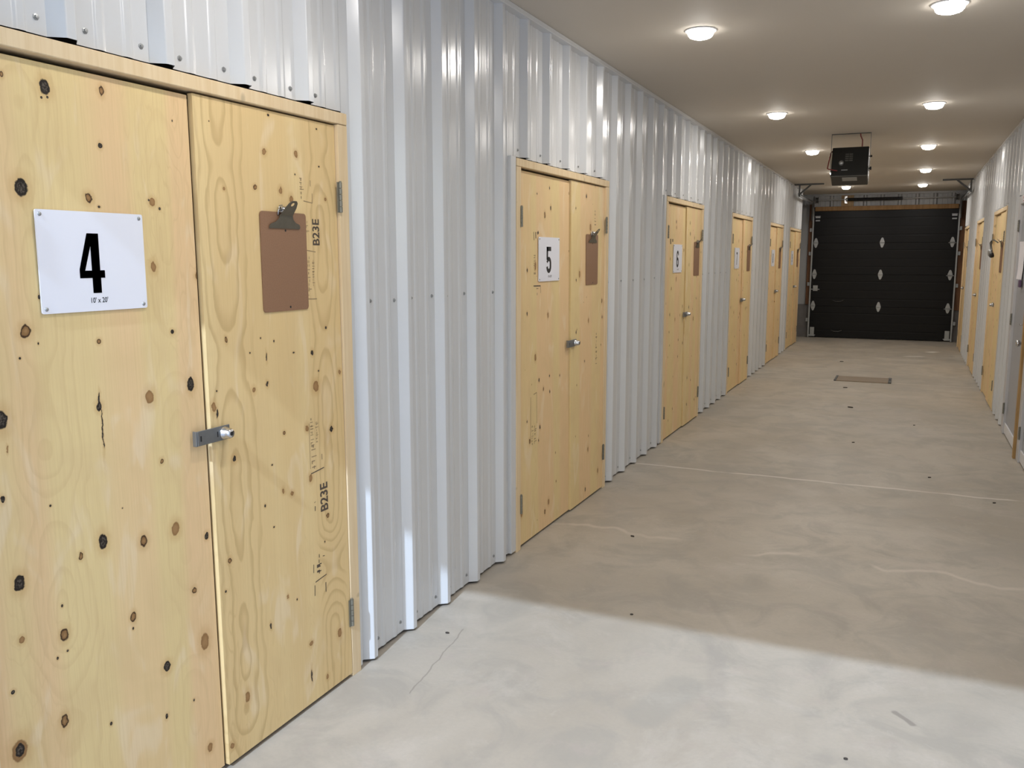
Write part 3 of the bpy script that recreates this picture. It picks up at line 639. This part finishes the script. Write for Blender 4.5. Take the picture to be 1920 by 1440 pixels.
# ------------------------------------------------------------------ clipboards
def clipboard(loc, rz, label, group):
    root = empty('clipboard', loc, rz); tag(root, label, 'clipboard', group)
    w, h = 0.228, 0.318
    MB().prism(rr(w, h, 0.012, 5), lambda u, v, t: (t, u-w/2, v-h), 0.001, 0.0042).build('board', 'hardboard', root)
    # flared jaw, then the raised lever with a hanging hole
    jaw = [(-0.075, -0.052), (0.075, -0.052), (0.077, -0.046), (0.071, -0.038), (0.050, -0.032), (0.036, -0.022), (0.030, -0.008), (-0.030, -0.008), (-0.036, -0.022), (-0.050, -0.032), (-0.071, -0.038), (-0.077, -0.046)]
    cl = MB()
    cl.prism(jaw, lambda u, v, t: (0.006+t+0.20*(v+0.052), u, v), 0.0, 0.0018)
    c = cl.build('clip', 'clip', root)
    lev = [(-0.030, 0), (0.030, 0), (0.027, 0.030), (0.020, 0.048), (0.010, 0.056), (-0.010, 0.056), (-0.020, 0.048), (-0.027, 0.030)]
    hol = arc(0, 0.042, 0.008, 0.007, 0, 330, 11)
    MB().prism(lev, lambda u, v, t: (0.015+t*0.8+0.62*v, u, -0.010+0.80*v+t*-0.5), 0.0, 0.0018, hol).build('lever', 'clip', c)
    sp = MB()
    for i in range(7):
        yy = -0.030+i*0.0055
        sp.tube([(0.014+0.009*math.cos(a), yy+0.0055*a/(2*PI), 0.008+0.009*math.sin(a)) for a in [j*PI/5 for j in range(11)]], 0.0018, 6)
    sp.tube([(0.013, -0.034, 0.008), (0.013, 0.034, 0.008)], 0.003, 8)
    sp.tube([(0.006, -0.030, -0.010), (0.012, -0.036, 0.002), (0.010, -0.026, 0.020), (0.008, -0.010, 0.022)], 0.002, 6)
    sp.build('spring', 'chrome', c)
    MB().cyl((0.0040, 0.006, -0.058), (0.0046, 0.006, -0.058), 0.004, 10).build('nail_hole', 'black', root)
    MB().cyl((0.0040, 0.018, -0.306), (0.0046, 0.018, -0.306), 0.004, 10).build('nail_hole', 'black', root)
    return root
for k, y in {4: 2.303, 5: 5.350, 6: 8.41, 7: 11.42, 8: 14.40, 9: 16.83}.items():
    clipboard((-0.010, y, 1.732), 0, 'brown hardboard clipboard on the %s, beside numeral %s' % (PLACE[k], NUMW[k]), 'clipboards hung on the storage doors')
for k, y, t in (('a', 10.52, 'nearest plywood door of the right wall'), ('b', 13.36, 'middle plywood door of the right wall'), ('c', 16.30, 'farthest plywood door of the right wall')):
    clipboard((W+0.010, y, 1.745), PI, 'brown hardboard clipboard hung on the %s' % t, 'clipboards hung on the storage doors')
# object hanging by a cord from the first right-hand clipboard
root = empty('hanging_tag', (W-0.03, 10.60, 1.74)); tag(root, 'small grey and black tag dangling on a cord beside the nearest right clipboard', 'tag')
MB().tube([(0.0, -0.06, 0.0), (-0.035, 0.02, 0.03), (-0.05, 0.07, 0.025), (-0.05, 0.06, -0.03), (-0.045, -0.01, -0.085)], 0.006, 8).build('cord', 'darksteel', root)
MB().tube([(-0.05, 0.07, 0.025), (-0.06, 0.11, 0.0), (-0.055, 0.07, -0.06), (-0.045, 0.02, -0.085)], 0.006, 8).build('cord', 'darksteel', root)
MB().lathe((-0.07, 0.03, -0.115), (1, 0.3, 0.2), [(0.0, 0), (0.035, 0.0), (0.042, 0.006), (0.042, 0.024), (0.035, 0.03), (0.0, 0.03)], 18).build('tag_case', 'galv', root)
MB().lathe((-0.06, -0.005, -0.135), (1, 0.3, 0.2), [(0.0, 0), (0.022, 0.0), (0.026, 0.005), (0.026, 0.03), (0.0, 0.034)], 14).build('tag_core', 'black', root)

# ------------------------------------------------------------------ grey steel walk doors on the right wall
def steel_door(n, y0, y1, label, frame_far):
    root = empty('door_%d' % n, (W, (y0+y1)/2, 0)); tag(root, label, 'door', kind='structure')
    yc = (y0+y1)/2; h = (y1-y0)/2
    MB().box(-0.012, 0.10, h-0.085, h+0.055, 0, 2.12, 0.004).build('frame_post', frame_far, root)
    MB().box(-0.012, 0.10, -h-0.04, h-0.085, 2.045, 2.12, 0.004).build('frame_head', 'greyframe', root)
    lf = MB().box(0.012, 0.056, -h+0.055, h-0.088, 0.012, 2.04, 0.002).build('leaf', 'greydoor', root)
    MB().box(0.000, 0.0118, -h+0.055, h-0.090, 0.015, 0.105, 0.002).build('bottom_sweep', 'white', lf)
    for z in (1.86, 1.04, 0.235):
        m_ = MB().box(-0.014, -0.010, h-0.092, h-0.075, z-0.052, z+0.052)
        for i in range(5): m_.cyl((-0.016, h-0.088, z-0.05+i*0.02+0.0006), (-0.016, h-0.088, z-0.05+i*0.02+0.0194), 0.0075, 10)
        m_.build('hinge', 'hinge', lf)
    ky = -h+0.12
    MB().lathe((0.012, ky, 0.905), (-1, 0, 0), [(0.033, 0), (0.033, 0.006), (0.014, 0.010), (0.013, 0.034), (0.026, 0.042), (0.028, 0.058), (0.020, 0.068), (0.0, 0.070)], 20).build('knob', 'chrome', lf)
    MB().lathe((0.012, ky, 1.055), (-1, 0, 0), [(0.034, 0), (0.032, 0.012), (0.024, 0.024), (0.0, 0.026)], 20).box(-0.04, -0.012, ky-0.022, ky+0.022, 1.050, 1.060, 0.002).build('deadbolt', 'chrome', lf)
    return root, lf
gd, gl = steel_door(13, GA[0]+0.02, GA[1], 'grey steel walk door with knob and deadbolt on the right wall', 'greyframe')
ge, gel = steel_door(14, GB[0], GB[1]-0.06, 'second grey steel door at the right edge beyond the raw wood strip', 'greyframe')
t = MB().box(W-0.03, W+0.05, 7.80, 7.862, 0, 2.12, 0.002).build('trim_8', 'edgewood'); tag(t, 'raw wooden strip between the two grey steel doors', 'trim', kind='structure')
root = empty('paper_notice', (W+0.008, 8.60, 1.56)); tag(root, 'curled white paper notice on the grey steel walk door', 'paper')
mb = MB(); mb.recalc = False; N = 10
vs = []
for t0 in (0.0, 0.0015):
    for i in range(N+1):
        for j in range(N+1):
            u, v = i/N, j/N
            vs.append((-0.002-t0-0.045*max(0, u-0.55)**1.3-0.030*max(0, 0.3-v)**1.2-0.02*max(0, v-0.85), -0.11+0.22*u, -0.16+0.32*v))
q = (N+1)**2
fs = [(i*(N+1)+j, (i+1)*(N+1)+j, (i+1)*(N+1)+j+1, i*(N+1)+j+1) for i in range(N) for j in range(N)]
mb.add(vs, fs + [tuple(q+k for k in f[::-1]) for f in fs], True); mb.build('sheet', 'paper', root)
MB().box(-0.022, -0.006, -0.12, -0.02, -0.225, -0.165, 0.003).build('print_block', 'purple', root)
root = empty('warning_sticker', (W-0.014, 8.62, 2.08)); tag(root, 'small red striped sticker above the grey steel walk door', 'sticker')
MB().box(-0.0015, 0.0, -0.06, 0.06, -0.028, 0.028).build('sticker_sheet', 'paper', root)
MB().box(-0.002, -0.0016, -0.055, 0.055, 0.002, 0.024).build('stripe', 'red', root)
MB().box(-0.002, -0.0016, -0.055, 0.055, -0.024, -0.012).build('stripe', 'red', root)

# ------------------------------------------------------------------ recessed ceiling lights
k = 0
ROWS = [2.0, 4.95, 7.99, 10.9, 13.8, 16.58]  # first pair is unseen, added to brighten the doorway end
ordw = ['added out of view to light the doorway end, first', 'second', 'third', 'fourth', 'fifth', 'last']
for side, xs in (('left', (0.735, 0.740, 0.742, 0.757, 0.800, 0.782)), ('right', (1.950, 1.957, 1.963, 1.976, 1.996, 1.995))):
    for i, (x, y) in enumerate(zip(xs, ROWS)):
        root = empty('recessed_light', (x, y, HC)); tag(root, 'round recessed ceiling light, %s of the %s row' % (ordw[i], side), 'ceiling light', 'recessed ceiling lights')
        MB().lathe((0, 0, 0), (0, 0, -1), [(0.078, 0.0), (0.086, 0.0), (0.088, 0.003), (0.084, 0.006), (0.074, 0.0065), (0.072, 0.003)], 32).build('trim_ring', 'ring', root)
        MB().lathe((0, 0, 0), (0, 0, -1), [(0.0725, 0.003), (0.071, 0.014), (0.066, 0.028), (0.058, 0.036)], 18).build('lens_rim', 'lens_side', root)
        MB().lathe((0, 0, 0), (0, 0, -1), [(0.058, 0.036), (0.035, 0.044), (0.0, 0.047)], 18).build('lens', 'lens', root)

# ------------------------------------------------------------------ unit heater hung from the ceiling
root = empty('unit_heater', (1.255, 9.62, HC)); tag(root, 'black electric unit heater tilted in a ceiling bracket', 'heater')
TL = math.radians(18)
def H(x, y, z):      # heater-box frame: y depth away from camera, z up; tilted nose-down
    return (x, y*math.cos(TL)+z*math.sin(TL)*1.0, -0.312 + z*math.cos(TL)-y*math.sin(TL))
def hbox(x0, x1, y0, y1, z0, z1, name, mat, par, c=0.0):
    mb = MB().box(x0, x1, y0, y1, z0, z1, c); mb.v = [H(*v) for v in mb.v]; return mb.build(name, mat, par)
case = hbox(-0.172, 0.172, -0.11, 0.13, -0.155, 0.155, 'case', 'case', root, 0.006)
hbox(-0.176, 0.176, -0.118, -0.112, -0.158, -0.150, 'case_lip', 'darksteel', case)
for i in range(2):
    for j in range(4):
        hbox(-0.045+i*0.038, -0.012+i*0.038, -0.1125, -0.1105, 0.005+j*0.022, 0.018+j*0.022, 'vent_slot', 'darksteel', case)
mb = MB().lathe((-0.078, -0.110, -0.015), (0, -1, 0), [(0.024, 0), (0.024, 0.012), (0.020, 0.022), (0.0, 0.024)], 18); mb.v = [H(*v) for v in mb.v]; mb.build('motor_cap', 'galv', case)
hbox(-0.075, -0.015, -0.1125, -0.1105, -0.092, -0.084, 'maker_strip', 'galv', case)
hbox(-0.065, 0.075, -0.085, 0.005, -0.1575, -0.1555, 'rating_plate', 'galv', case)
for zz, s in ((0.075, 0.010), (-0.045, 0.017)):
    mb = MB().lathe((0.185, -0.03 if s > 0.012 else -0.05, zz), (1, 0, 0), [(s*0.5, -0.012), (s*0.5, 0), (s, 0.004), (s*1.1, 0.016), (0, 0.018)], 12); mb.v = [H(*v) for v in mb.v]; mb.build('clamp_knob', 'blackpaint', root)
piv = H(0.181, -0.03, -0.045)
br = MB()
br.box(-0.186, 0.186, -0.075, -0.045, -0.006, 0.0, 0.001)
for sx in (-1, 1):
    p0 = Vector((sx*0.183, -0.060, -0.004)); p1 = Vector((sx*0.183, piv[1], piv[2]-0.03))
    br.add([(p.x+dx, p.y+dy, p.z) for p in (p0, p1) for dx in (-0.002, 0.002) for dy in (-0.014, 0.014)], [(0, 1, 3, 2), (4, 6, 7, 5), (0, 2, 6, 4), (1, 5, 7, 3), (0, 4, 5, 1), (2, 3, 7, 6)])
br.build('bracket', 'darksteel', root)
hbox(0.173, 0.1775, -0.10, 0.10, -0.15, -0.045, 'side_rail', 'galv', case)
cd = MB().tube([(0.085, -0.06, 0.0), (0.088, -0.064, -0.03), (0.106, -0.066, -0.07), (0.105, -0.045, -0.13)], 0.006, 8); cd.build('power_cord', 'redcord', root)
a = H(-0.05, -0.02, 0.157); b = H(-0.19, -0.06, 0.12); c_ = H(-0.200, -0.10, 0.0); d_ = H(-0.205, -0.13, -0.075); e_ = H(-0.19, -0.135, -0.085); f_ = H(-0.11, -0.125, -0.100)
pts = [Vector(q) for q in (a, H(-0.10, -0.03, 0.175), H(-0.16, -0.04, 0.165), b, c_, d_, e_, f_)]
MB().tube(pts, 0.006, 8).build('thermostat_cord', 'redcord', root)

# ------------------------------------------------------------------ black sectional overhead door at the far end
gx0, gx1 = 0.107, 2.657; gw = gx1-gx0
od = empty('door_15', ((gx0+gx1)/2, GY, 0)); tag(od, 'black sectional overhead door closing the far end of the corridor', 'garage door', kind='structure')
SEC = [0.008, 0.632, 1.256, 1.868, 2.482]
for z0, z1 in zip(SEC, SEC[1:]):
    n = 0.004; mb = MB()
    prof = [(0.03, z0+0.002), (0.0, z0+0.002), (0.0, z0+0.13), (0.0012, z0+0.14), (0.0012, z0+0.15), (0.0, z0+0.16), (0.0, (z0+z1)/2-0.02), (0.0006, (z0+z1)/2-0.01), (0.0006, (z0+z1)/2), (0.0, (z0+z1)/2+0.01), (0.0, z1-0.16), (0.0012, z1-0.15), (0.0012, z1-0.14), (0.0, z1-0.13), (0.0, z1-0.004), (0.006, z1-0.001), (0.03, z1-0.001)]
    vs = [(x, y, z) for x in (-gw/2, gw/2) for y, z in prof]; k = len(prof)
    mb.add(vs, [(i, i+1, k+i+1, k+i) for i in range(k-1)] + [tuple(range(k)), tuple(range(2*k-1, k-1, -1))])
    mb.box(-gw/2, gw/2, 0.03, 0.05, z0+0.002, z1-0.001); mb.build('door_section', 'charcoal', od)
def hinge_plate(x, z, axle=0):
    mb = MB(); o = [(0, 0.098), (0.018, 0.085), (0.040, 0.02), (0.044, 0), (0.040, -0.02), (0.018, -0.085), (0, -0.098), (-0.018, -0.085), (-0.040, -0.02), (-0.044, 0), (-0.040, 0.02), (-0.018, 0.085)]
    mb.prism(o, lambda u, v, t: (x+u, -t, z+v), 0.001, 0.006); mb.cyl((x-0.042, -0.010, z), (x+0.042, -0.010, z), 0.008, 10)
    if axle: mb.cyl((x-0.065, -0.020, z-0.012), (x+0.065, -0.020, z-0.012), 0.006, 8)
    mb.build('hinge', 'galv', od)
for z, zz in zip(SEC[1:4], ((0.0, 0.0), (0.0, 0.0), (0.0, 0.0))):
    hinge_plate(-gw/2+0.055, z, 0); hinge_plate(-gw/2+1.264, z); hinge_plate(gw/2-0.078, z, 1)
for s in (-1, 1):
    x = s*(gw/2-0.07); mb = MB()
    mb.box(x-0.045, x+0.045, -0.006, -0.001, 2.35, 2.385, 0.001).box(x-0.05, x+0.05, -0.022, -0.006, 2.382, 2.392, 0.001).box(x-0.04, x+0.04, -0.008, -0.001, 2.29, 2.315, 0.001)
    mb.build('top_roller_bracket', 'galv', od)
    mb = MB(); x = s*(gw/2-0.06); mb.box(x-0.04, x+0.04, -0.006, -0.001, 0.045, 0.205, 0.001).box(x-0.065, x+0.065, -0.025, -0.006, 0.040, 0.055, 0.001).cyl((x-0.05, -0.02, 0.03), (x+0.05, -0.02, 0.03), 0.012, 10)
    mb.build('bottom_bracket', 'galv', od)
mb = MB(); x = -gw/2+0.085; mb.box(x-0.045, x+0.045, -0.012, -0.001, 0.925, 1.035, 0.003).box(x-0.09, x+0.08, -0.022, -0.012, 0.950, 0.966, 0.002); mb.build('slide_lock', 'galv', od)
for z in (0.735, 0.142):
    x = -gw/2+0.52
    MB().tube([(x-0.095, -0.003, z+0.010), (x-0.085, -0.03, z+0.006), (x-0.04, -0.045, z-0.008), (x+0.04, -0.045, z-0.008), (x+0.085, -0.03, z+0.006), (x+0.095, -0.003, z+0.010)], 0.007, 8).build('lift_handle', 'darksteel', od)

# tracks
def track(s, label):
    x = gx0-0.012 if s < 0 else gx1+0.012
    root = empty('door_track', (x, GY, 0)); tag(root, label, 'door track', 'overhead door tracks')
    R = 0.30; zt = 2.63
    path = [(-0.045, 0.01), (-0.045, zt-R)] + [(-0.045-R+R*math.cos(a), zt-R+R*math.sin(a)) for a in [PI/2*i/8 for i in range(1, 9)]] + [(-2.75, zt)]
    mb = MB()
    def ribbon(o0, o1, x0, x1):
        vs = []
        for i, (y, z) in enumerate(path):
            a = Vector(path[max(0, i-1)]); b = Vector(path[min(len(path)-1, i+1)]); d = (b-a).normalized(); nn = Vector((d.y, -d.x))
            for o in (o0, o1):
                for xx in (x0, x1): vs.append((xx, y+nn.x*o, z+nn.y*o))
        fs = []
        for i in range(len(path)-1):
            A, B = i*4, i*4+4
            fs += [(A, A+1, B+1, B), (A+2, B+2, B+3, A+3), (A, B, B+2, A+2), (A+1, A+3, B+3, B+1)]
        mb.add(vs, fs)
    ribbon(-0.026, 0.026, -s*-0.004 if 0 else min(s*0.008, s*0.010), max(s*0.008, s*0.010))
    ribbon(-0.026, -0.024, min(-s*0.016, s*0.010), max(-s*0.016, s*0.010))
    ribbon(0.024, 0.026, min(-s*0.016, s*0.010), max(-s*0.016, s*0.010))
    mb.build('rail', 'galv', root)
    for z in (0.35, 1.06, 1.66, 2.12):
        q = MB(); q.box(min(s*0.012, s*0.055), max(s*0.012, s*0.055), -0.05, -0.02, z-0.035, z+0.035, 0.002); q.build('track_bracket', 'galv', root)
    q = MB(); q.box(min(s*0.012, s*0.016), max(s*0.012, s*0.016), -0.26, -0.02, 2.30, 2.62, 0.001); q.build('flag_bracket', 'darksteel', root)
    # hanger angle at the rear of the rail
    q = MB(); q.box(min(-s*0.40, s*0.09), max(-s*0.40, s*0.09), -2.72, -2.685, HC-0.006, HC-0.0005).box(min(-s*0.40, s*0.09), max(-s*0.40, s*0.09), -2.72, -2.717, HC-0.028, HC-0.006)
    q.box(-0.004, 0.022, -2.69, -2.685, zt-0.03, HC-0.01)
    a, b = Vector((0.0, -2.70, zt)), Vector((-s*0.19, -2.70, HC-0.02))
    d = (b-a).normalized(); nn = Vector((-d.z, 0, d.x))*0.014
    q.add([a-nn, a+nn, b+nn, b-nn] + [p+Vector((0, 0.004, 0)) for p in (a-nn, a+nn, b+nn, b-nn)], [(0, 1, 2, 3), (4, 7, 6, 5), (0, 4, 5, 1), (1, 5, 6, 2), (2, 6, 7, 3), (3, 7, 4, 0)])
    q.build('hanger_angle', 'darksteel', root)
track(-1, 'galvanised roller track left of the black overhead door')
track(1, 'galvanised roller track right of the black overhead door')
# torsion spring and shaft
root = empty('torsion_spring', (0.683, GY-0.09, 2.69)); tag(root, 'black torsion spring on its shaft above the overhead door', 'spring')
MB().cyl((gx0-0.62, 0, 0), (gx1-0.74, 0, 0), 0.0125, 12).build('shaft', 'galv', root)
cp = MB()
turns = 84; pts = [(0.03+0.93*i/(turns*8), 0.026*math.cos(2*PI*i/8), 0.026*math.sin(2*PI*i/8)) for i in range(turns*8+1)]
cp.tube(pts, 0.0060, 5).build('coil', 'blackpaint', root)
MB().cyl((0.0, 0, 0), (0.03, 0, 0), 0.034, 16).build('winding_cone', 'galv', root)
MB().cyl((0.955, 0, 0), (1.0, 0, 0), 0.030, 16).build('winding_cone', 'blackpaint', root)
MB().box(-0.025, -0.018, -0.02, 0.075, -0.06, 0.06, 0.001).box(-0.025, 0.02, 0.068, 0.075, -0.07, 0.07, 0.001).build('centre_bracket', 'chrome', root)
for x in (gx0-0.683+0.045, gx1-0.683-0.045):
    MB().lathe((x-0.025, 0, 0), (1, 0, 0), [(0.0, 0), (0.060, 0), (0.062, 0.006), (0.050, 0.010), (0.050, 0.040), (0.062, 0.044), (0.060, 0.05), (0, 0.05)], 20).build('cable_drum', 'darksteel', root)

# ------------------------------------------------------------------ floor cover and crumbs
root = empty('floor_cover', (1.398, 12.145, 0)); tag(root, 'flat brown rectangular cover lying on the concrete floor', 'floor cover')
MB().box(-0.335, 0.335, -0.235, 0.235, 0.0, 0.010, 0.003).build('cover_plate', 'cover', root)
MB().box(-0.343, -0.315, -0.238, 0.238, 0.0, 0.016, 0.003).build('end_strip', 'darksteel', root)
MB().box(0.305, 0.343, -0.238, 0.238, 0.0, 0.016, 0.003).build('end_strip', 'darksteel', root)
MB().box(0.312, 0.336, -0.06, 0.05, 0.0155, 0.018, 0.001).build('end_glint', 'chrome', root)  # added bright piece standing for the reflection at the cover's right end
CR = [(1.005, 14.17, 0.05), (1.234, 11.31, 0.045), (1.373, 9.82, 0.05), (1.506, 7.93, 0.022), (0.495, 4.67, 0.020), (0.146, 3.09, 0.014), (0.807, 3.60, 0.012), (1.757, 2.783, 0.012), (2.08, 6.86, 0.02), (1.99, 9.0, 0.016), (2.45, 6.3, 0.018)]
where = ['before the overhead door', 'just in front of the brown cover', 'in mid corridor, second before the brown cover', 'in mid corridor beyond the concrete joint', 'beside the number 5 door', 'near the wall ribs past the number 4 door', 'at the edge of the daylight patch', 'in the sunlit foreground floor', 'beyond the concrete joint at right', 'in front of the grey steel door', 'on the floor near the right joint end']
for (x, y, s), wd in zip(CR, where):
    mb = MB(); pts = [(s*(0.5+0.15*random.random())*math.cos(a), s*0.35*math.sin(a)) for a in [2*PI*i/7 for i in range(7)]]
    mb.prism(pts, lambda u, v, t: (u, v, t), 0.0, 0.004 + s*0.08)
    o = mb.build('debris_crumb', 'crumb'); o.location = (x, y, 0); o.rotation_euler = (0, 0, random.uniform(-0.5, 0.5))
    tag(o, 'small dark crumb of debris %s' % wd, 'debris', 'crumbs on the concrete floor')
